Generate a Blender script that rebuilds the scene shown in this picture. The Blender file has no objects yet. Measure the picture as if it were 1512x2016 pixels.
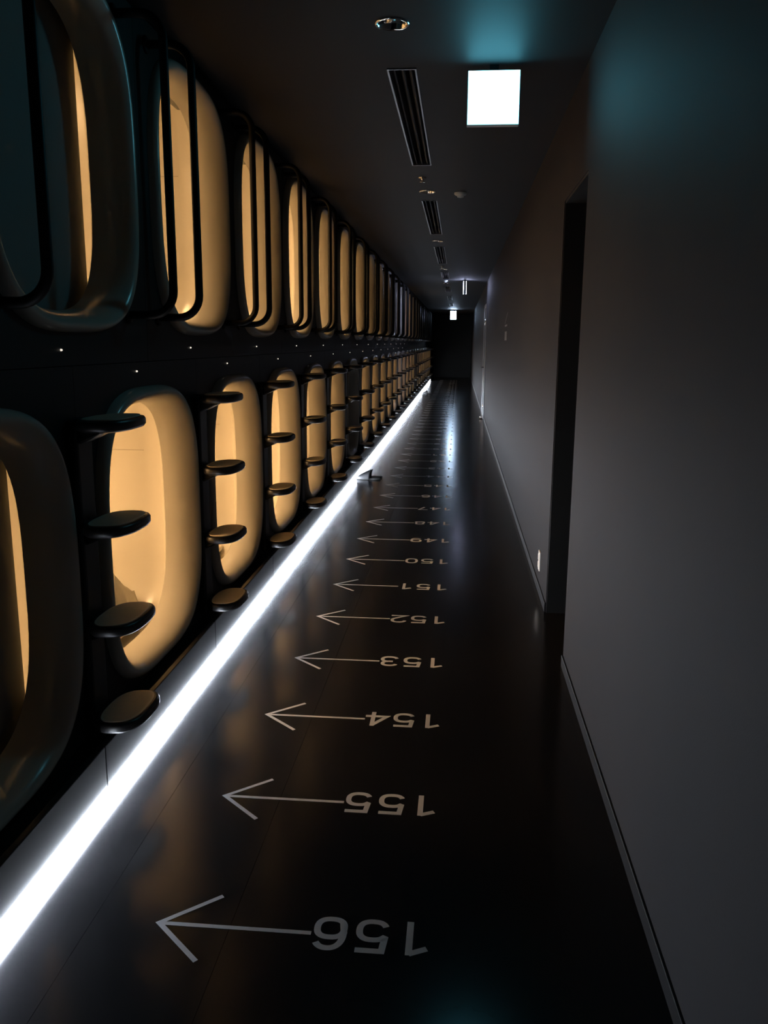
import bpy, bmesh, math, random
from mathutils import Matrix, Vector
random.seed(7)
S = bpy.context.scene
COL = S.collection
PI = math.pi

# ------------------------------------------------------------------ camera
H = 1.5
F_PX, PITCH, YAW, ROLL = 1640.0, 0.2010, 0.0870, 0.0070
cd = bpy.data.cameras.new('camera')
cd.sensor_fit = 'VERTICAL'; cd.sensor_height = 36.0; cd.lens = 36.0 * F_PX / 2016.0
cd.clip_start = 0.05; cd.clip_end = 200
cam = bpy.data.objects.new('camera', cd); COL.objects.link(cam)
fw = Vector((-math.sin(YAW) * math.cos(PITCH), math.cos(YAW) * math.cos(PITCH), -math.sin(PITCH)))
rt = Vector((math.cos(YAW), math.sin(YAW), 0)); up = rt.cross(fw)
r2 = math.cos(ROLL) * rt + math.sin(ROLL) * up
u2 = -math.sin(ROLL) * rt + math.cos(ROLL) * up
cam.matrix_world = Matrix(((r2.x, u2.x, -fw.x, 0), (r2.y, u2.y, -fw.y, 0), (r2.z, u2.z, -fw.z, H), (0, 0, 0, 1)))
S.camera = cam

# ------------------------------------------------------------------ world, exposure
w = bpy.data.worlds.new('night_interior'); S.world = w; w.use_nodes = True
w.node_tree.nodes['Background'].inputs[0].default_value = (0, 0, 0, 1)
w.node_tree.nodes['Background'].inputs[1].default_value = 0.0
S.view_settings.view_transform = 'Standard'; S.view_settings.look = 'None'
S.view_settings.gamma = 1.0; S.view_settings.use_curve_mapping = False
S.view_settings.exposure = 0.0
S.cycles.use_denoising = True
S.cycles.max_bounces = 10; S.cycles.diffuse_bounces = 6; S.cycles.glossy_bounces = 5
S.cycles.sample_clamp_indirect = 6.0

# strengths of the lamps the place has
LED_POWER = 84.0           # light line along the foot of the capsules
SIGN_POWER = 14.0          # exit sign by the camera
POD_POWER = 66.0            # reading light inside a capsule

# ------------------------------------------------------------------ measures (metres)
XR = 0.525                 # corridor wall
ZC = 2.69                  # ceiling
XW = -1.215                # capsule wall plane
XT = -1.30                 # toe recess behind the light line
XL = -1.118                # light line, set in the foot of the plinth
ZP = .195                  # plinth height
Y0, Y1 = -2.6, 37.4        # corridor ends
STEP = 0.629; PITCHY = 2 * STEP
LOWC, UPC = 1.942, 2.600   # first lower / upper capsule centre
LOWZ, UPZ = 0.766, 2.085
NCAP = 27

# ------------------------------------------------------------------ materials
def mat(name, col, rough=0.5, metal=0.0, spec=0.5, emit=None, power=0.0, coat=0.0, noise=0.0, nscale=40.0, bump=0.0, bscale=200.0, rvar=0.0):
    m = bpy.data.materials.new(name); m.use_nodes = True
    nt = m.node_tree; b = nt.nodes['Principled BSDF']
    b.inputs['Base Color'].default_value = (*col, 1); b.inputs['Roughness'].default_value = rough
    b.inputs['Metallic'].default_value = metal; b.inputs['Specular IOR Level'].default_value = spec
    b.inputs['Coat Weight'].default_value = coat
    if emit:
        b.inputs['Emission Color'].default_value = (*emit, 1); b.inputs['Emission Strength'].default_value = power
    if noise or bump or rvar:
        tc = nt.nodes.new('ShaderNodeTexCoord')
    if noise or rvar:
        n = nt.nodes.new('ShaderNodeTexNoise'); n.inputs['Scale'].default_value = nscale; n.inputs['Detail'].default_value = 5
        nt.links.new(tc.outputs['Object'], n.inputs['Vector'])
    if noise:
        r = nt.nodes.new('ShaderNodeMapRange')
        r.inputs['To Min'].default_value = 1 - noise; r.inputs['To Max'].default_value = 1 + noise
        nt.links.new(n.outputs['Fac'], r.inputs['Value'])
        mx = nt.nodes.new('ShaderNodeVectorMath'); mx.operation = 'SCALE'; mx.inputs[0].default_value = col
        nt.links.new(r.outputs['Result'], mx.inputs['Scale']); nt.links.new(mx.outputs[0], b.inputs['Base Color'])
    if rvar:
        r = nt.nodes.new('ShaderNodeMapRange')
        r.inputs['To Min'].default_value = max(0, rough - rvar); r.inputs['To Max'].default_value = rough + rvar
        nt.links.new(n.outputs['Fac'], r.inputs['Value']); nt.links.new(r.outputs['Result'], b.inputs['Roughness'])
    if bump:
        n2 = nt.nodes.new('ShaderNodeTexNoise'); n2.inputs['Scale'].default_value = bscale; n2.inputs['Detail'].default_value = 3
        nt.links.new(tc.outputs['Object'], n2.inputs['Vector'])
        bp = nt.nodes.new('ShaderNodeBump'); bp.inputs['Strength'].default_value = bump; bp.inputs['Distance'].default_value = 0.002
        nt.links.new(n2.outputs['Fac'], bp.inputs['Height']); nt.links.new(bp.outputs['Normal'], b.inputs['Normal'])
    return m

M = dict(
    floor=mat('black_vinyl', (.010, .010, .0115), .17, spec=.25, noise=.2, nscale=3, rvar=.03),
    wall=mat('charcoal_paint', (.0225, .0222, .0238), .65, spec=.05, bump=.12, bscale=350, noise=.06, nscale=6),
    ceiling=mat('dark_ceiling_paint', (.019, .019, .020), .58, spec=.05, noise=.08, nscale=5),
    panel=mat('black_wall_panel', (.017, .017, .018), .5, spec=.3, noise=.1, nscale=8),
    black=mat('black_door', (.006, .006, .006), .5, spec=.3),
    plinth=mat('toe_kick_black', (.028, .028, .030), .4, spec=.3),
    base=mat('skirting_dark', (.010, .010, .011), .5, spec=.15),
    shell=mat('cream_moulded_plastic', (.52, .49, .42), .22, spec=.45, noise=.015, nscale=4),
    seam=mat('mould_joint', (.30, .26, .20), .6),
    lamp_off=mat('lamp_diffuser_off', (.7, .68, .62), .4),
    metal=mat('black_powder_coat', (.006, .006, .006), .55, spec=.2),
    step=mat('black_step_moulding', (.010, .009, .009), .35, spec=.45),
    tread=mat('brown_rubber_tread', (.58, .48, .37), .75, spec=.25, noise=.1, nscale=90, bump=.25, bscale=260),
    rim=mat('tread_edge', (.62, .55, .46), .6, spec=.3),
    blind=mat('grey_roller_blind', (.30, .305, .30), .8, spec=.15, noise=.05, nscale=120, bump=.1, bscale=500),
    print_=mat('grey_floor_print', (.56, .56, .58), .45, spec=.35, noise=.08, nscale=60),
    chrome=mat('chrome', (.75, .75, .76), .12, metal=1),
    steel=mat('brushed_steel', (.55, .55, .57), .28, metal=1),
    alu=mat('slot_blade_metal', (.22, .22, .235), .35, metal=1),
    dark=mat('recess_black', (.004, .004, .004), .7, spec=.2),
    white=mat('white_plastic', (.75, .75, .74), .4),
    cloth=mat('white_bedding', (.68, .65, .58), .85, spec=.15, bump=.2, bscale=120),
    housing=mat('sign_housing', (.30, .32, .32), .4),
    led=mat('led_diffuser', (.8, .8, .82), .5, emit=(.80, .88, 1.0), power=LED_POWER),
    sign=mat('sign_lit_face', (.8, .85, .85), .5, emit=(.17, .76, 1.0), power=SIGN_POWER),
    sign_rim=mat('sign_lit_edge', (.3, .6, .55), .5, emit=(.05, .75, .72), power=1.3),
    far_sign=mat('far_sign_lit_face', (.8, .85, .9), .5, emit=(.55, .74, 1.0), power=46),
    side_sign=mat('side_sign_lit_face', (.8, .85, .9), .5, emit=(.62, .68, 1.0), power=60),
    pinlight=mat('indicator_lens', (.8, .8, .8), .3, emit=(1, .9, .75), power=1.0),
    slipper=mat('dark_grey_slipper', (.028, .029, .032), .6, noise=.15, nscale=50),
    sole=mat('slipper_sole', (.012, .012, .012), .6),
    mark=mat('pale_wall_print', (.085, .085, .085), .45),
)
WARM = (1.0, .61, .285)
LAMP = {lv: mat('capsule_lamp_' + nm, (.8, .75, .6), .5, emit=WARM, power=POD_POWER * {1.0: 1.0, .66: .54, .40: .26}[lv]) for lv, nm in ((1.0, 'bright'), (.66, 'medium'), (.40, 'low'))}

# ------------------------------------------------------------------ helpers
def link(o, parent=None):
    COL.objects.link(o)
    if parent: o.parent = parent
    return o
def mesh_of(name, verts, faces, m, smooth=False, mats=None, midx=None):
    me = bpy.data.meshes.new(name); me.from_pydata([tuple(v) for v in verts], [], faces)
    for x in (mats or [m]): me.materials.append(x)
    if midx:
        me.polygons.foreach_set('material_index', midx)
    if smooth: me.polygons.foreach_set('use_smooth', [True] * len(me.polygons))
    me.update()
    bm = bmesh.new(); bm.from_mesh(me); bmesh.ops.recalc_face_normals(bm, faces=bm.faces); bm.to_mesh(me); bm.free()
    return me
def obj(name, me, parent=None, loc=(0, 0, 0), rot=(0, 0, 0), label=None, cat=None, group=None, kind=None):
    o = bpy.data.objects.new(name, me); link(o, parent)
    o.location = loc; o.rotation_euler = rot
    if label: o['label'] = label
    if cat: o['category'] = cat
    if group: o['group'] = group
    if kind: o['kind'] = kind
    return o
def empty(name, loc, label, cat, group=None, rot=(0, 0, 0)):
    o = obj(name, None, None, loc, rot, label, cat, group); o.empty_display_size = .05
    return o
def boxv(x0, x1, y0, y1, z0, z1):
    v = [(x, y, z) for x in (x0, x1) for y in (y0, y1) for z in (z0, z1)]
    f = [(0, 1, 3, 2), (4, 6, 7, 5), (0, 4, 5, 1), (2, 3, 7, 6), (0, 2, 6, 4), (1, 5, 7, 3)]
    return v, f
class MB:
    def __init__(s): s.v, s.f = [], []
    def add(s, v, f):
        n = len(s.v); s.v += list(v); s.f += [tuple(i + n for i in q) for q in f]; return s
    def box(s, *a): return s.add(*boxv(*a))
    def mesh(s, name, m, smooth=False, bevel=0.0, seg=2):
        me = mesh_of(name, s.v, s.f, m, smooth)
        if bevel:
            bm = bmesh.new(); bm.from_mesh(me)
            es = [e for e in bm.edges if len(e.link_faces) == 2 and e.calc_face_angle(0) > .5]
            bmesh.ops.bevel(bm, geom=es, offset=bevel, segments=seg, profile=.5, affect='EDGES')
            bm.to_mesh(me); bm.free()
        return me
def box_mesh(name, a, m, bevel=0.0): return MB().box(*a).mesh(name, m, bevel=bevel)
def lathe(profile, n=32, closed_ends=False):
    v, f = [], []
    for r, z in profile:
        for i in range(n):
            t = 2 * PI * i / n; v.append((r * math.cos(t), r * math.sin(t), z))
    for k in range(len(profile) - 1):
        for i in range(n):
            j = (i + 1) % n; f.append((k * n + i, k * n + j, (k + 1) * n + j, (k + 1) * n + i))
    return v, f
def tube(path, r, n=12):
    """sweep a circle along a polyline of Vectors"""
    v, f = [], []; P = [Vector(p) for p in path]; nrm = None
    for k, p in enumerate(P):
        t = (P[min(k + 1, len(P) - 1)] - P[max(k - 1, 0)]).normalized()
        if nrm is None:
            nrm = Vector((0, 1, 0)) if abs(t.y) < .9 else Vector((1, 0, 0))
        nrm = (nrm - t * nrm.dot(t)).normalized(); b = t.cross(nrm)
        for i in range(n):
            a = 2 * PI * i / n; v.append(p + r * (math.cos(a) * nrm + math.sin(a) * b))
    for k in range(len(P) - 1):
        for i in range(n):
            j = (i + 1) % n; f.append((k * n + i, k * n + j, (k + 1) * n + j, (k + 1) * n + i))
    f.append(tuple(range(n))); f.append(tuple((len(P) - 1) * n + i for i in range(n)))
    return v, f
def superell(a, b, n, N):
    out = []
    for i in range(N):
        t = 2 * PI * i / N; c, s = math.cos(t), math.sin(t)
        out.append((a * math.copysign(abs(c) ** (2 / n), c), b * math.copysign(abs(s) ** (2 / n), s)))
    return out
ONES = ['', 'first', 'second', 'third', 'fourth', 'fifth', 'sixth', 'seventh', 'eighth', 'ninth', 'tenth', 'eleventh', 'twelfth', 'thirteenth',
        'fourteenth', 'fifteenth', 'sixteenth', 'seventeenth', 'eighteenth', 'nineteenth']
def ordinal(n):
    if n < 20: return ONES[n]
    tens = {2: ('twenty', 'twentieth'), 3: ('thirty', 'thirtieth'), 4: ('forty', 'fortieth'), 5: ('fifty', 'fiftieth'), 6: ('sixty', 'sixtieth')}[n // 10]
    return tens[1] if n % 10 == 0 else tens[0] + '-' + ONES[n % 10]

# ================================================================== SETTING
# floor: long vinyl sheets with fine joints
fl = obj('floor', box_mesh('floor', (-1.45, XR + .6, Y0, Y1, -.10, -.004), M['dark']), kind='structure')
fl['label'] = 'glossy black vinyl corridor floor'
xs = [-1.45, -.927, -.56, XR + .6]
for a, b in zip(xs, xs[1:]):
    obj('vinyl_sheet', box_mesh('vinyl_sheet', (a + .0006, b - .0006, Y0, Y1, -.004, 0), M['floor']), fl)

# ceiling with openings for downlights and slot diffusers
SLOTX, DLX = -.285, -.285
slots = [(4.0, 6.05), (7.5, 9.75), (11.0, 13.3), (14.9, 16.4), (18.5, 20.5), (22.5, 24.5), (26.5, 28.5)]
lights = [3.47, 7.08, 10.42, 14.3, 17.6]
cm = MB(); XA, XB = SLOTX - .075, SLOTX + .075
cm.add([(XT - .2, Y0, ZC), (XA, Y0, ZC), (XA, Y1, ZC), (XT - .2, Y1, ZC)], [(0, 1, 2, 3)])
cm.add([(XB, Y0, ZC), (XR + .6, Y0, ZC), (XR + .6, Y1, ZC), (XB, Y1, ZC)], [(0, 1, 2, 3)])
ev = sorted([(a, b, 's') for a, b in slots] + [(y - .075, y + .075, 'd') for y in lights]); yc = Y0
for a, b, k in ev:
    cm.add([(XA, yc, ZC), (XB, yc, ZC), (XB, a, ZC), (XA, a, ZC)], [(0, 1, 2, 3)]); yc = b
    if k == 'd':
        cx, cy, N = SLOTX, (a + b) / 2, 32; vv, ff = [], []
        for i in range(N):
            t = 2 * PI * i / N; c, s = math.cos(t), math.sin(t); q = .075 / max(abs(c), abs(s))
            vv += [(cx + .058 * c, cy + .058 * s, ZC), (cx + q * c, cy + q * s, ZC)]
        for i in range(N):
            j = (i + 1) % N; ff.append((2 * i, 2 * i + 1, 2 * j + 1, 2 * j))
        cm.add(vv, ff)
    else:
        cm.add([(XA, a, ZC), (XA + .017, a, ZC), (XA + .017, b, ZC), (XA, b, ZC)], [(0, 1, 2, 3)])
        cm.add([(XB - .017, a, ZC), (XB, a, ZC), (XB, b, ZC), (XB - .017, b, ZC)], [(0, 1, 2, 3)])
cm.add([(XA, yc, ZC), (XB, yc, ZC), (XB, Y1, ZC), (XA, Y1, ZC)], [(0, 1, 2, 3)])
obj('ceiling', cm.mesh('ceiling', M['ceiling']), kind='structure', label='dark painted corridor ceiling')
obj('ceiling_void', box_mesh('ceiling_void', (-1.6, XR + .7, Y0 - .1, Y1 + .1, ZC + .25, ZC + .3), M['dark']), kind='structure', label='dark void above the ceiling').name = 'ceiling_1'

# corridor wall with a deep doorway
DY0, DY1, DZ = 3.79, 4.60, 2.22
wall = obj('wall_right', box_mesh('wall_right', (XR, XR + .6, Y0, DY0, 0, ZC), M['wall']), kind='structure', label='charcoal painted corridor wall')
obj('wall_section', box_mesh('wall_section', (XR, XR + .6, DY1, Y1, 0, ZC), M['wall']), wall)
obj('door_header', box_mesh('door_header', (XR, XR + .6, DY0, DY1, DZ, ZC), M['wall']), wall)
jb = obj('trim_1', MB().box(XR + .004, XR + .5, DY1 - .012, DY1, 0, DZ).box(XR + .004, XR + .5, DY0, DY0 + .012, 0, DZ).box(XR + .004, XR + .5, DY0 + .012, DY1 - .012, DZ - .012, DZ).mesh('trim_1', M['black']), kind='structure', label='black lining of the doorway')
d1 = obj('door_1', box_mesh('door_1', (XR + .36, XR + .40, DY0 + .014, DY1 - .014, .01, DZ - .015), M['black']), kind='structure', label='black door set deep in the doorway')
obj('door_closer', MB().box(XR + .30, XR + .36, DY0 + .25, DY0 + .50, DZ - .10, DZ - .05).mesh('door_closer', M['steel'], bevel=.006), d1)
obj('closer_arm', MB().add(*tube([(XR + .31, DY0 + .30, DZ - .045), (XR + .17, DY0 + .52, DZ - .035), (XR + .30, DY0 + .74, DZ - .03)], .009, 8)).mesh('closer_arm', M['steel'], True), d1)
obj('handle', MB().add(*tube([(XR + .36, DY1 - .10, 1.0), (XR + .31, DY1 - .10, 1.0), (XR + .305, DY1 - .12, 1.0), (XR + .305, DY1 - .22, 1.0)], .010, 10)).mesh('handle', M['steel'], True), d1)
obj('baseboard_right', MB().box(XR - .008, XR, Y0, DY0, 0, .055).mesh('baseboard_right', M['base'], bevel=.002), kind='structure', label='low dark skirting before the doorway')
obj('baseboard_far', MB().box(XR - .008, XR, DY1, 16.9, 0, .055).box(XR - .008, XR, 17.0, Y1, 0, .055).mesh('baseboard_far', M['base'], bevel=.002), kind='structure', label='low dark skirting beyond the doorway')
obj('wall_end', box_mesh('wall_end', (-1.45, XR + .6, Y1, Y1 + .1, 0, ZC), M['black']), kind='structure', label='black wall closing the corridor')
obj('wall_back', box_mesh('wall_back', (-1.45, XR + .6, Y0 - .1, Y0, 0, ZC), M['wall']), kind='structure', label='dark wall behind the camera')

# far door frame in the corridor wall
d2 = obj('door_2', MB().box(XR - .006, XR, 17.03, 17.92, .01, 2.2).mesh('door_2', M['wall'], bevel=.002), kind='structure', label='grey flush door far along the corridor')
obj('door_frame', MB().box(XR - .020, XR, 16.96, 17.03, 0, 2.26).box(XR - .020, XR, 17.92, 17.99, 0, 2.26).box(XR - .020, XR, 17.03, 17.92, 2.2, 2.26).mesh('door_frame', M['steel'], bevel=.003), d2)
obj('hinge', MB().add(*tube([(XR - .022, 17.03, 1.85), (XR - .022, 17.03, 1.98)], .012, 10)).mesh('hinge', M['chrome'], True), d2)
obj('hinge', MB().add(*tube([(XR - .022, 17.03, .18), (XR - .022, 17.03, .31)], .012, 10)).mesh('hinge', M['chrome'], True), d2)
obj('handle', MB().add(*tube([(XR - .006, 17.80, 1.0), (XR - .05, 17.80, 1.0), (XR - .055, 17.78, 1.0), (XR - .055, 17.68, 1.0)], .010, 10)).mesh('handle', M['chrome'], True), d2)

# capsule wall: one panel with a rounded opening for each capsule
NSEG = 72; SEN = 3.3
OA, OB = .515, .545
def panel_mesh(name, z0, z1, cz, hw):
    """flat panel in the YZ plane round a capsule opening, 20 mm thick"""
    v, f = [], []
    inner = superell(OA, OB, SEN, NSEG); n = NSEG
    for x in (0, -.02):
        for (a, b) in inner: v.append((x, a, cz + b))
        for i in range(n):
            a, b = inner[i]
            t = math.atan2(b / OB, a / OA); c, s = math.cos(t), math.sin(t); q = 1 / max(abs(c), abs(s))
            v.append((x, hw * c * q, (cz + (z1 - cz) * s * q) if s >= 0 else (cz + (cz - z0) * s * q)))
    for i in range(n):
        j = (i + 1) % n
        f += [(i, j, n + j, n + i), (2 * n + i, 3 * n + i, 3 * n + j, 2 * n + j), (n + i, n + j, 3 * n + j, 3 * n + i)]
    return mesh_of(name, v, f, M['panel'])
ZB, ZM = .0, 1.42
hw = PITCHY / 2 - .0012
pl, pu = panel_mesh('wall_panel_low', ZB, ZM - .0012, LOWZ, hw), panel_mesh('wall_panel_high', ZM + .0012, ZC, UPZ, hw)
wl = obj('wall_left', box_mesh('wall_left', (-3.55, -3.5, Y0, Y1, 0, ZC), M['dark']), kind='structure', label='black wall holding two rows of sleeping capsules')
for k in range(NCAP):
    obj('wall_panel', pl, wl, (XW, LOWC + k * PITCHY, 0)); obj('wall_panel', pu, wl, (XW, UPC + k * PITCHY, 0))
for a, b, z0, z1 in ((Y0, LOWC - PITCHY / 2, ZB, ZM), (Y0, UPC - PITCHY / 2, ZM, ZC), (LOWC + (NCAP - .5) * PITCHY, Y1, ZB, ZM), (UPC + (NCAP - .5) * PITCHY, Y1, ZM, ZC)):
    obj('wall_panel', box_mesh('wall_panel', (XW - .02, XW, a + .001, b - .001, z0 + .001, z1 - .001), M['panel']), wl)
seg = PITCHY
plinth = obj('trim_2', box_mesh('plinth_core', (XW + .0015, XL - .031, Y0, 35.6, 0, ZP - .01), M['dark']), kind='structure', label='low black plinth under the lower capsules')
plm = MB().box(XL - .029, XL - .006, .0015, seg - .0015, .046, ZP).mesh('plinth_panel', M['plinth'], bevel=.003)
for i in range(int((35.6 - Y0) / seg)): obj('plinth_panel', plm, plinth, (0, Y0 + i * seg, 0))

# ================================================================== CAPSULES
def ring_surface(rings):
    v, f = [], []
    for (x, a, b, n) in rings:
        for (p, q) in superell(a, b, n, NSEG): v.append((x, p, q))
    for k in range(len(rings) - 1):
        for i in range(NSEG):
            j = (i + 1) % NSEG
            f.append((k * NSEG + i, k * NSEG + j, (k + 1) * NSEG + j, (k + 1) * NSEG + i))
    return v, f
IA, IB, CA, CB = .448, .492, .505, .536          # opening and crest half sizes
XI, XC = -1.297, -1.178                         # opening edge and crest, world X
ORG = XW
rim = []
rim.append((XI - .032 - ORG, IA + .001, IB + .001, SEN))
for i in range(13):                              # trumpet from the opening out to the crest
    t = PI / 2 * i / 12
    rim.append((XI + (XC - XI) * math.sin(t) - ORG, IA + (CA - IA) * (1 - math.cos(t)), IB + (CB - IB) * (1 - math.cos(t)), SEN))
for i in range(1, 8):                            # round back into the wall
    t = PI / 2 * i / 7
    rim.append((XC - .050 * (1 - math.cos(t)) - ORG, CA + .026 * math.sin(t), CB + .026 * math.sin(t), SEN))
v, f = ring_surface(rim); RIM = mesh_of('rim', v, f, M['shell'], True)
WA, WB = .535, .560                              # the cabin is wider than its opening
shell = [(XI - .032 - ORG, IA + .0015, IB + .0015, SEN), (XI - .038 - ORG, IA + .010, IB + .010, SEN), (XI - .044 - ORG, IA + .040, IB + .015, SEN), (XI - .052 - ORG, WA - .030, WB - .012, SEN + .5), (XI - .075 - ORG, WA - .008, WB - .006, SEN + 1),
         (XI - .15 - ORG, WA, WB, SEN + 1.5), (XI - 1.0 - ORG, WA, WB, SEN + 1.5), (XI - 1.9 - ORG, WA, WB, SEN + 1.5), (XI - 2.0 - ORG, WA - .08, WB - .08, SEN)]
v, f = ring_surface(shell); f.append(tuple((len(shell) - 1) * NSEG + i for i in range(NSEG)))
SHELL = mesh_of('interior_shell', v, f, M['shell'], True)
# horizontal mould joint across the far flank of the cabin
JOINT = MB().box(XI - .6 - ORG, XI - .15 - ORG, WA - .0035, WA - .0012, .235, .2372).mesh('mould_joint', M['seam'])
def lamp_mesh(m, nm):
    mb = MB().box(-1.60, -1.05, -.20, .20, WB - .035, WB - .015)
    return mb.mesh('lamp_' + nm, m, bevel=.006)
LAMPS = {lv: lamp_mesh(m, str(lv)) for lv, m in LAMP.items()}; LAMPS[0] = lamp_mesh(M['lamp_off'], 'off')
v, f = lathe([(.0001, .006), (.0028, .005), (.0036, .001), (.0036, 0)], 12)
DOT = mesh_of('indicator_light', [(z, x, y) for x, y, z in v], f, M['pinlight'], True)
# roller blind: rolled in its cassette, or drawn down
def cassette_mesh():
    mb = MB(); pts = superell(.022, .018, 2.6, 16)
    y = .37
    vv = [(XI - .075 - ORG + p, yy, .526 + q) for yy in (-y, y) for p, q in pts]; n = len(pts)
    ff = [(i, (i + 1) % n, n + (i + 1) % n, n + i) for i in range(n)] + [tuple(range(n)), tuple(range(n, 2 * n))]
    mb.add(vv, ff); return mb.mesh('blind_cassette', M['blind'], True)
CASSETTE = cassette_mesh()
def blind_mesh():
    mb = MB().box(XI - .078 - ORG, XI - .074 - ORG, -.470, .470, -.545, .545)
    return mb.mesh('drawn_blind', M['blind'], bevel=.0015)
BLIND = blind_mesh()

def arrow_of(kind, k): return (156 if kind == 'low' else 155) - 2 * k
def capsule(kind, k):
    c = (LOWC if kind == 'low' else UPC) + k * PITCHY; z = LOWZ if kind == 'low' else UPZ
    level, drawn = 1.0, False
    if kind == 'low':
        level = {0: .66, 1: 1.0, 2: 1.0, 3: 1.0, 6: 0, 17: 0, 18: .4}.get(k, .66); drawn = k in (0, 6, 17)
    else:
        level = {0: .66, 1: .66, 2: .66, 3: 1.0, 4: .66, 5: .66, 6: .66, 7: .4, 8: .4, 9: .4, 10: 0, 11: 0, 12: 0, 13: .4, 14: .66, 15: .4}.get(k, 0); drawn = k in (0, 10, 11, 12) or k > 15
    row = 'lower' if kind == 'low' else 'upper'
    state = 'glowing amber' if level and not drawn else ('with drawn blind and amber edge' if level else 'unlit with drawn blind')
    num = arrow_of(kind, k)
    label = 'cream sleeping capsule %s, %s along the %s row' % (state, ordinal(k + 1), row)
    e = empty('sleeping_capsule', (ORG, c, z), label, 'capsule', 'two rows of sleeping capsules')
    obj('rim', RIM, e); sh = obj('interior_shell', SHELL, e)
    if k < 8 and not drawn: obj('mould_joint', JOINT, sh)
    obj('lamp', LAMPS[level], e)
    if drawn: obj('drawn_blind', BLIND, e)
    else: obj('blind_cassette', CASSETTE, e)
    zz = .62 if kind == 'low' else -.615
    if k < 14: obj('indicator_light', DOT, e, (0, -.10, zz), label='tiny glowing indicator')
    return e
for k in range(NCAP):
    capsule('low', k); capsule('up', k)

# bedding that shows in the first open lower capsules
def mattress_mesh():
    mb = MB().box(-1.95, XI - .12 - ORG, -.435, .435, -.530, -.495)
    return mb.mesh('mattress', M['cloth'], bevel=.015, seg=3)
MATT = mattress_mesh()
def duvet_mesh(seed):
    rnd = random.Random(seed); N = 22; vv, ff = [], []
    ph = [rnd.uniform(0, 6) for _ in range(6)]
    for i in range(N + 1):
        for j in range(N + 1):
            u, t = i / N * 2 - 1, j / N * 2 - 1
            r = max(abs(u), abs(t)); e = max(0, 1 - r ** 3)
            fold = .022 * math.sin(9 * u + 3 * t + ph[0]) + .016 * math.sin(13 * t - 4 * u + ph[1]) + .012 * math.sin(21 * u + ph[2]) * math.cos(11 * t + ph[3])
            z = (.205 + fold + .03 * math.sin(2 * u + ph[4])) * e ** .55
            vv.append((u * .21 + .01 * math.sin(7 * t + ph[5]), t * .16 + .01 * math.sin(6 * u), z))
    for i in range(N):
        for j in range(N):
            a = i * (N + 1) + j; ff.append((a, a + 1, a + N + 2, a + N + 1))
    return mesh_of('duvet', vv, ff, M['cloth'], True)
for k in (1, 2, 3, 4):
    c = LOWC + k * PITCHY
    obj('mattress', MATT, None, (ORG, c, LOWZ), label='white mattress lying in the %s capsule of the lower row' % ordinal(k + 1), cat='mattress', group='mattresses in open capsules')
obj('crumpled_duvet', duvet_mesh(3), None, (-1.69, LOWC + PITCHY + .31, LOWZ - .496), label='crumpled white duvet in the second capsule of the lower row', cat='duvet')
obj('crumpled_duvet', duvet_mesh(9), None, (-1.80, LOWC + 2 * PITCHY + .30, LOWZ - .496), (0, 0, .5), label='crumpled white duvet in the third capsule of the lower row', cat='duvet')

# ================================================================== LADDERS between the lower capsules
LADX = XW
def step_outline(grow=0.0, N=44):
    """plan of one step; dx from the column face outwards, dy along the corridor"""
    out = []
    for p, q in superell(.078 + grow, .138 + grow, 2.7, N):
        out.append((.127 + p, q + .012 * p / .078))
    return out
def step_mesh():
    N = 44; v, f = [], []
    prof = [(-.010, 0.0), (0.0, -.003), (.004, -.010), (.004, -.026), (-.002, -.034), (-.014, -.038)]
    for g, z in prof:
        for x, y in step_outline(g): v.append((x, y, z))
    for k in range(len(prof) - 1):
        for i in range(N):
            j = (i + 1) % N; f.append((k * N + i, k * N + j, (k + 1) * N + j, (k + 1) * N + i))
    f.append(tuple(range(N))); f.append(tuple((len(prof) - 1) * N + i for i in range(N)))
    return mesh_of('step', v, f, M['step'], True)
def tread_mesh():
    N = 44; v, f = [], []
    for g, z in ((-.011, 0), (-.012, .0025), (-.019, .0030)):
        for x, y in step_outline(g): v.append((x, y, z))
    for k in range(2):
        for i in range(N):
            j = (i + 1) % N; f.append((k * N + i, k * N + j, (k + 1) * N + j, (k + 1) * N + i))
    f.append(tuple(2 * N + i for i in range(N)))
    me = mesh_of('tread', v, f, None, False, mats=[M['rim'], M['tread']], midx=[0] * (2 * N) + [1])
    return me
def bracket_mesh():
    # gusset: curved arm under the step
    side = [(.030, -.005), (.11, -.030), (.125, -.038), (.105, -.052), (.07, -.068), (.030, -.085)]
    v, f = [], []; n = len(side)
    for y in (-.045, .045):
        for x, z in side: v.append((x, y * (1 if x < .1 else .75), z))
    f = [tuple(range(n)), tuple(range(n, 2 * n))] + [(i, (i + 1) % n, n + (i + 1) % n, n + i) for i in range(n)]
    mb = MB().add(v, f); return mb.mesh('bracket', M['step'], bevel=.008)
def column_mesh():
    return MB().box(.001, .034, -.060, .060, ZP + .005, 1.255).mesh('column', M['step'], bevel=.014, seg=3)
STEPM, TREADM, BRACKM, COLM = step_mesh(), tread_mesh(), bracket_mesh(), column_mesh()
NECK = MB().box(.0, .09, -.05, .05, -.030, -.004).mesh('neck', M['step'], bevel=.008)
LADY = 2.552
for m in range(NCAP - 1):
    a, b = 156 - 2 * m, 154 - 2 * m
    lab = 'black step ladder with brown treads, %s along the lower capsule row' % ordinal(m + 1)
    e = empty('step_ladder', (LADX, LADY + m * PITCHY, 0), lab, 'ladder', 'step ladders between the lower capsules')
    obj('column', COLM, e)
    for z in (.285, .612, .935, 1.262):
        s = obj('step', STEPM, e, (0, 0, z)); obj('tread', TREADM, s); obj('bracket', BRACKM, s); obj('neck', NECK, s)

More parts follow.
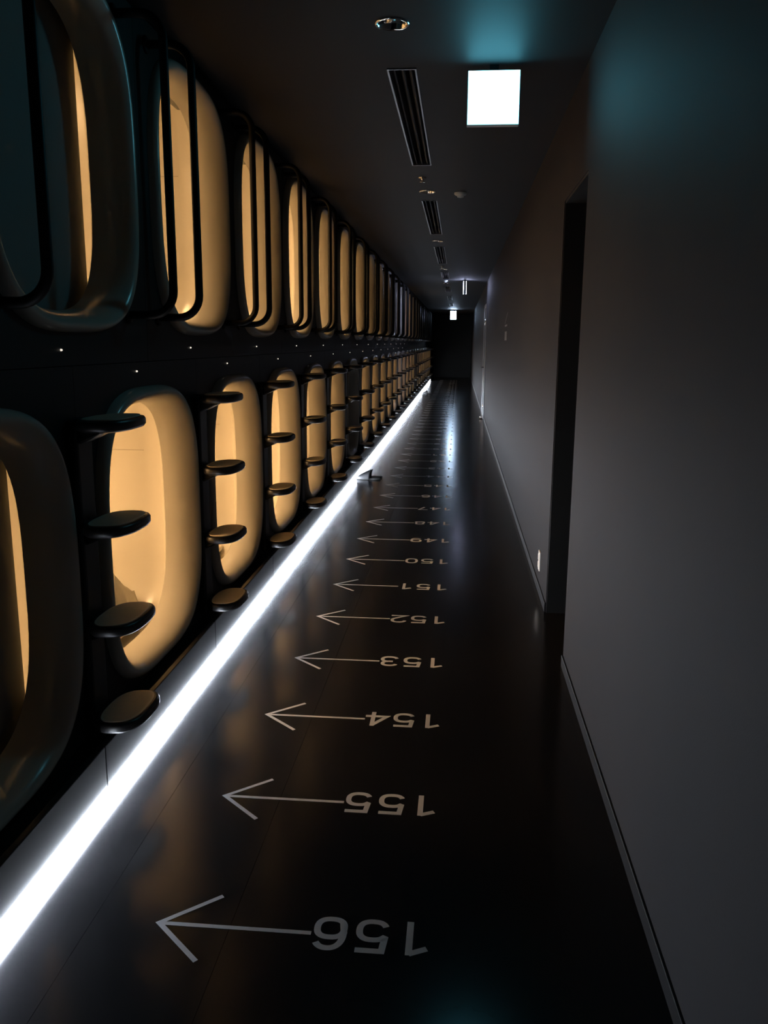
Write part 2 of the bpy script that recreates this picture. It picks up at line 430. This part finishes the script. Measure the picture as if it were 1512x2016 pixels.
# ================================================================== GRAB BARS between the upper capsules
def bar_mesh():
    out = -1.04 - ORG; R = .085; path = [(.001, 0, 1.592), (out - R, 0, 1.592)]
    for i in range(1, 9):
        t = PI / 2 * i / 8; path.append((out - R + R * math.sin(t), 0, 1.592 + R * (1 - math.cos(t))))
    top = 2.60
    path.append((out, 0, 2.1)); path.append((out, 0, top - R))
    for i in range(1, 9):
        t = PI / 2 * i / 8; path.append((out - R + R * math.cos(t), 0, top - R + R * math.sin(t)))
    path.append((.001, 0, top))
    mb = MB().add(*tube(path, .0155, 14)); return mb.mesh('bar', M['metal'], True)
v, f = lathe([(.0001, .010), (.028, .010), (.032, .006), (.032, 0)], 20)
FLANGE = mesh_of('flange', [(z, x, y) for x, y, z in v], f, M['metal'], True)
BAR = bar_mesh(); n_bar = 0
for m in range(-1, NCAP - 1):
    for dy, which in ((-.154, 'near'), (.154, 'far')):
        if m == -1 and dy < 0: continue
        n_bar += 1; c = 3.203 + m * PITCHY + dy
        lab = 'black curved grab bar, %s along the upper capsule row' % ordinal(n_bar)
        e = empty('grab_bar', (ORG, c, 0), lab, 'grab bar', 'grab bars between the upper capsules')
        obj('bar', BAR, e)
        obj('flange', FLANGE, e, (0, 0, 1.592)); obj('flange', FLANGE, e, (0, 0, 2.60))

# ================================================================== LIGHT LINE
YE = 34.0
YS = 1.15                  # the line starts beside the camera
led = empty('light_line', (XL, YS, 0), 'long white light line along the floor at the foot of the capsules', 'light')
seg = PITCHY; n = int((YE - YS) / seg)
# diffuser tilted towards the floor
cs = [(-.010, .0445), (.0, .0445), (.001, .042), (-.0235, .003), (-.027, .003)]
nv = len(cs)
tv = [(x, y, z) for y in (.003, seg - .003) for x, z in cs]
tf = [tuple(range(nv)), tuple(range(nv, 2 * nv))] + [(i, (i + 1) % nv, nv + (i + 1) % nv, nv + i) for i in range(nv)]
tubem = mesh_of('led_tube', tv, tf, M['led'])
profm = MB().box(-.0295, -.0275, 0, seg, 0.001, .044).mesh('led_profile', M['steel'])
for i in range(n):
    obj('led_tube', tubem, led, (0, i * seg, 0)); obj('led_profile', profm, led, (0, i * seg, 0))

# ================================================================== FLOOR NUMBERS AND ARROWS
def ribbon(path, wd, closed=False):
    P = [Vector(p) for p in path]; n = len(P); L, Rr = [], []
    for i in range(n):
        if closed: a, b, c = P[i - 1], P[i], P[(i + 1) % n]
        else: a, b, c = P[max(i - 1, 0)], P[i], P[min(i + 1, n - 1)]
        d1 = (b - a) if (b - a).length > 1e-9 else (c - b); d2 = (c - b) if (c - b).length > 1e-9 else d1
        d1.normalize(); d2.normalize(); n1 = Vector((-d1.y, d1.x)); n2 = Vector((-d2.y, d2.x)); m = n1 + n2
        if m.length < 1e-6: m = n1
        m.normalize(); k = wd / 2 / max(.35, m.dot(n1)); L.append(b + m * k); Rr.append(b - m * k)
    v = [(p.x, p.y) for p in L] + [(p.x, p.y) for p in Rr]
    f = [(i, i + 1, n + i + 1, n + i) for i in range(n - 1)]
    if closed: f.append((n - 1, 0, n, 2 * n - 1))
    return v, f
def arc(cx, cy, rx, ry, a0, a1, n=14, p=2.5):
    out = []
    for i in range(n + 1):
        t = math.radians(a0 + (a1 - a0) * i / n); c, s = math.cos(t), math.sin(t)
        out.append((cx + rx * math.copysign(abs(c) ** (2 / p), c), cy + ry * math.copysign(abs(s) ** (2 / p), s)))
    return out
DW, DH, ST = .088, .125, .0175
a_, b_ = (DW - ST) / 2, (DH - ST) / 2
def digit(ch):
    t, bt = b_, -b_
    if ch == '0': return [(arc(0, 0, a_, b_, 0, 354, 40, 2.6), True)]
    if ch == '1': return [([(.012, bt - ST / 2), (.012, t + ST / 2 - .002)], False), ([(-.033, t - .020), (.012, t + .002)], False)]
    if ch == '2': return [(arc(0, t - .033, a_, .033, 170, 0, 14, 2.3) + arc(0, t - .033, a_, .033, 0, -42, 5, 2.3) + [(-a_, bt), (a_ + ST / 2, bt)], False)]
    if ch == '3': return [(arc(-.001, t - .026, a_ - .003, .026, 165, -80, 20, 2.3), False), (arc(0, bt + .029, a_, .029, 85, -165, 20, 2.3), False), ([(-.016, .002), (.004, .002)], False)]
    if ch == '4': return [([(.016, bt - ST / 2), (.016, t + ST / 2)], False), ([(.014, t), (-a_ - .004, bt + .030), (a_ + .012, bt + .030)], False)]
    if ch == '5': return [([(a_ + ST / 2 - .004, t), (-a_ + .008, t), (-a_ + .003, .006)] + arc(0, bt + .034, a_, .034, 140, 0, 12, 2.5) + arc(0, bt + .034, a_, .034, 0, -158, 16, 2.5), False)]
    if ch == '6': return [(arc(0, bt + .034, a_, .034, 0, 354, 32, 2.5), True), (arc(.002, 0, a_ + .002, b_, 38, 200, 18, 2.3) + [(-a_, bt + .034)], False)]
    if ch == '7': return [([(-a_ - ST / 2, t), (a_, t), (a_, t - .006), (-.012, bt - ST / 2)], False)]
    if ch == '8': return [(arc(0, t - .026, a_ - .004, .026, 0, 354, 30, 2.4), True), (arc(0, bt + .029, a_, .029, 0, 354, 30, 2.4), True)]
    if ch == '9': return [([(-p[0], -p[1]) for p in arc(0, bt + .034, a_, .034, 0, 354, 32, 2.5)], True), ([(-p[0], -p[1]) for p in arc(.002, 0, a_ + .002, b_, 38, 200, 18, 2.3) + [(-a_, bt + .034)]], False)]
TH = .0009
def flat_mesh(name, strokes, wd):
    """ribbons in reading coordinates (u right, v up) laid on the floor, upside down for the camera"""
    mb = MB()
    for q, (path, closed) in enumerate(strokes):
        v, f = ribbon(path, wd, closed); z = TH + q * .00012; n = len(v)
        vv = [(-p[0], -p[1], z) for p in v]
        mb.add(vv, f)
    return mb.mesh(name, M['print_'])
DIG = {ch: flat_mesh('numeral_' + ch, digit(ch), ST) for ch in '0123456789'}
ARROW = flat_mesh('arrow', [([(.345, 0), (.742, 0)], False), ([(.611, .127), (.749, .0), (.611, -.121)], False)], .0135)
SLOT = (.078, .186, .2965)
NMARK = 53
for i in range(NMARK):
    num = 156 - i; y = 1.872 + STEP * i
    e = empty('floor_marking', (0, y, 0), 'grey floor number %d with arrow to the capsules, %s along the corridor' % (num, ordinal(i + 1)), 'floor marking', 'numbered arrows on the floor')
    obj('arrow', ARROW, e)
    for s, ch in zip(SLOT, str(num)): obj('numeral', DIG[ch], e, (-s, .004, 0))

# ================================================================== CEILING FITTINGS
v, f = lathe([(.066, 0), (.066, -.004), (.060, -.006), (.055, -.002), (.052, .03), (.040, .075), (.030, .085), (.0001, .085)], 40)
RING = mesh_of('reflector', v, f, M['chrome'], True)
v, f = lathe([(.0001, .03), (.016, .032), (.026, .045), (.028, .075), (.0001, .076)], 24); BULB = mesh_of('bulb', v, f, M['lamp_off'], True)
for i, y in enumerate(lights):
    e = empty('downlight', (SLOTX, y, ZC), ['switched-off chrome downlight in the ceiling before the lit exit sign', 'switched-off chrome downlight between the first two ceiling slot vents', 'switched-off chrome downlight between the second and third slot vents',
              'switched-off downlight between the third and fourth slot vents', 'switched-off downlight beyond the fourth slot vent'][i], 'downlight', 'ceiling downlights')
    obj('reflector', RING, e); obj('bulb', BULB, e)
for i, (a, b) in enumerate(slots):
    e = empty('slot_vent', (SLOTX, a, ZC), 'long narrow ceiling slot vent, %s along the corridor' % ordinal(i + 1), 'vent', 'ceiling slot vents'); L = b - a
    obj('frame', MB().box(-.066, -.058, 0, L, -.005, .06).box(.058, .066, 0, L, -.005, .06).box(-.058, .058, 0, .008, -.005, .06).box(-.058, .058, L - .008, L, -.005, .06).mesh('frame', M['alu']), e)
    obj('plenum', box_mesh('plenum', (-.066, .066, 0, L, .06, .065), M['dark']), e)
    for x in (-.036, 0, .036):
        bl = MB().add([(x - .011, .01, .030), (x + .003, .01, .002), (x + .005, .01, .003), (x - .009, .01, .031), (x - .011, L - .01, .030), (x + .003, L - .01, .002), (x + .005, L - .01, .003), (x - .009, L - .01, .031)],
                      [(0, 1, 2, 3), (4, 7, 6, 5), (0, 4, 5, 1), (1, 5, 6, 2), (2, 6, 7, 3), (3, 7, 4, 0)])
        obj('blade', bl.mesh('blade', M['alu']), e)
# sprinklers and detectors
v, f = lathe([(.030, 0), (.030, -.004), (.012, -.006), (.008, -.020), (.008, -.028), (.020, -.030), (.020, -.033), (.0001, -.033)], 20); SPR = mesh_of('sprinkler_head', v, f, M['chrome'], True)
for i, y in enumerate((6.50, 13.75)):
    obj('sprinkler', SPR, None, (-.30, y, ZC), label=['small chrome sprinkler head just beyond the first slot vent', 'small chrome sprinkler head just beyond the third slot vent'][i], cat='sprinkler', group='ceiling sprinklers')
v, f = lathe([(.05, 0), (.05, -.012), (.040, -.020), (.028, -.024), (.026, -.034), (.010, -.038), (.0001, -.038)], 28); DET = mesh_of('smoke_detector', v, f, M['housing'], True)
for i, (x, y) in enumerate(((-.02, 7.15), (-.30, 16.85))):
    obj('smoke_detector', DET, None, (x, y, ZC), label=['round grey smoke detector beside the second downlight', 'round grey smoke detector far along the ceiling'][i], cat='smoke detector', group='ceiling smoke detectors')

# exit signs
def exit_sign(loc, wd, ht, th, face, label, rot=0.0, both=False, stem=.05, edge=None):
    e = empty('exit_sign', loc, label, 'exit sign', 'lit exit signs', (0, 0, rot))
    h = MB().box(-wd / 2, wd / 2, -th / 2 + .003, th / 2 - (.003 if both else 0), -stem - ht, -stem).mesh('housing', M['housing'], bevel=.003)
    obj('housing', h, e)
    obj('lit_face', MB().box(-wd / 2 + .003, wd / 2 - .003, -th / 2, -th / 2 + .0025, -stem - ht + .003, -stem - .003).mesh('lit_face', face), e)
    if both: obj('lit_face', MB().box(-wd / 2 + .003, wd / 2 - .003, th / 2 - .0025, th / 2, -stem - ht + .003, -stem - .003).mesh('lit_face', face), e)
    obj('mount', MB().box(-.02, .02, -.008, .008, -stem, 0).mesh('mount', M['metal'], bevel=.002), e)
    return e
exit_sign((.123, 3.98, ZC), .228, .223, .045, M['sign'], 'square exit sign glaring white with cyan glow, hung beside the first slot vent', stem=.026)
exit_sign((.08, 16.7, ZC), .24, .235, .055, M['side_sign'], 'exit sign seen edge-on, lighting the far ceiling and wall', rot=PI / 2, both=True, stem=.03)
exit_sign((-.245, 31.5, ZC), .22, .30, .05, M['far_sign'], 'small white-blue exit sign glowing at the far end of the corridor', stem=.05)

# ================================================================== WALL FITTINGS
e = empty('wall_socket', (XR, 5.01, .195), 'white power socket plate low on the wall beyond the doorway', 'socket')
obj('plate', MB().box(-.008, 0, -.036, .036, -.06, .06).mesh('plate', M['white'], bevel=.003), e)
obj('outlet', MB().box(-.012, -.0075, -.017, .017, .006, .042).mesh('outlet', M['white'], bevel=.002), e)
obj('outlet', MB().box(-.012, -.0075, -.017, .017, -.042, -.006).mesh('outlet', M['white'], bevel=.002), e)
e = empty('wall_notice', (XR, 9.75, 1.67), 'faint pale notice on the wall beyond the socket', 'notice')
obj('mark', MB().add([(-.002, .30, .05), (-.002, .24, .05), (-.002, -.26, .16), (-.002, -.20, .16)], [(0, 1, 2, 3)]).mesh('mark', M['mark']), e)
obj('mark', MB().box(-.003, -.001, -.22, .25, .015, .035).mesh('mark', M['mark']), e)
obj('mark', MB().box(-.003, -.001, -.20, .22, -.14, -.04).mesh('mark', M['mark']), e)
d = empty('door_stop', (XR - .06, 16.9, 0), 'small bright steel door stop on the floor by the far door', 'door stop')
v, f = lathe([(.0001, .055), (.020, .055), (.024, .050), (.022, .012), (.036, .008), (.036, 0), (.0001, 0)], 20)
obj('post', mesh_of('post', v, f, M['chrome'], True), d)
obj('bumper', MB().add(*[([(x * 1.05, y * 1.05, z) for x, y, z in lathe([(.0235, .030), (.027, .034), (.027, .044), (.0235, .048)], 20)[0]]), lathe([(.0235, .030), (.027, .034), (.027, .044), (.0235, .048)], 20)[1]]).mesh('bumper', M['white'], True), d)

# ================================================================== SLIPPERS
def sole_outline(N=40):
    out = []
    for i in range(N):
        t = 2 * PI * i / N; u, v_ = math.cos(t), math.sin(t)      # u: +1 toe, -1 heel
        wdt = .046 - .007 * (1 - abs(u)) * (u < 0) - .002 * (u < 0)
        out.append((.138 * math.copysign(abs(u) ** .85, u), wdt * math.copysign(abs(v_) ** .75, v_)))
    return out
def slipper_meshes():
    N = 40; v, f = [], []; prof = ((-.003, 0), (0, .004), (0, .014), (-.004, .018))
    for g, z in prof:
        for x, y in sole_outline(): v.append((x * (1 + g / .14), y * (1 + g / .05), z))
    for k in range(3):
        for i in range(N):
            j = (i + 1) % N; f.append((k * N + i, k * N + j, (k + 1) * N + j, (k + 1) * N + i))
    f += [tuple(range(N)), tuple(3 * N + i for i in range(N))]
    so = mesh_of('sole', v, f, M['sole'], False)
    # vamp: arched cover from the toe to the instep, open at the back
    v, f = [], []; NU, NV = 12, 16
    for layer in (0, -.005):
        for i in range(NU + 1):
            u = i / NU; x = .133 - .165 * u
            half = .047 * min(1, (1 - max(0, (x - .02) / .118) ** 2.6)) ** .5 if x > .02 else .047
            hgt = (.016 + .072 * u ** .8) * (1 if u > .02 else .6)
            for j in range(NV + 1):
                t = PI * j / NV; v.append((x - .018 * math.cos(t) ** 2 * -u, max(.004, half + layer) * math.cos(t), .012 + max(.003, hgt + layer) * math.sin(t) ** .8))
    S1 = (NU + 1) * (NV + 1)
    for L in (0, 1):
        for i in range(NU):
            for j in range(NV):
                a = L * S1 + i * (NV + 1) + j; f.append((a, a + 1, a + NV + 2, a + NV + 1))
    for j in range(NV):
        a = NU * (NV + 1) + j; f.append((a, a + 1, S1 + a + 1, S1 + a))
    va = mesh_of('vamp', v, f, M['slipper'], True)
    return so, va
SO, VA = slipper_meshes()
def slipper(loc, rot, label):
    e = empty('slipper', loc, label, 'slipper', 'slippers left on the floor', rot)
    obj('sole', SO, e); obj('vamp', VA, e)
slipper((-.975, 9.13, .0005), (0, 0, PI), 'dark grey slipper pointing at the bright light line, first of the pair')
slipper((-.965, 9.245, .0005), (0, 0, PI + .08), 'dark grey slipper pointing at the bright light line, second of the pair')
slipper((-.93, 25.0, .0005), (0, 0, PI), 'tiny far-off slipper near the end of the light line, first of the pair')
slipper((-.93, 25.12, .0005), (0, 0, PI + .1), 'tiny far-off slipper near the end of the light line, second of the pair')
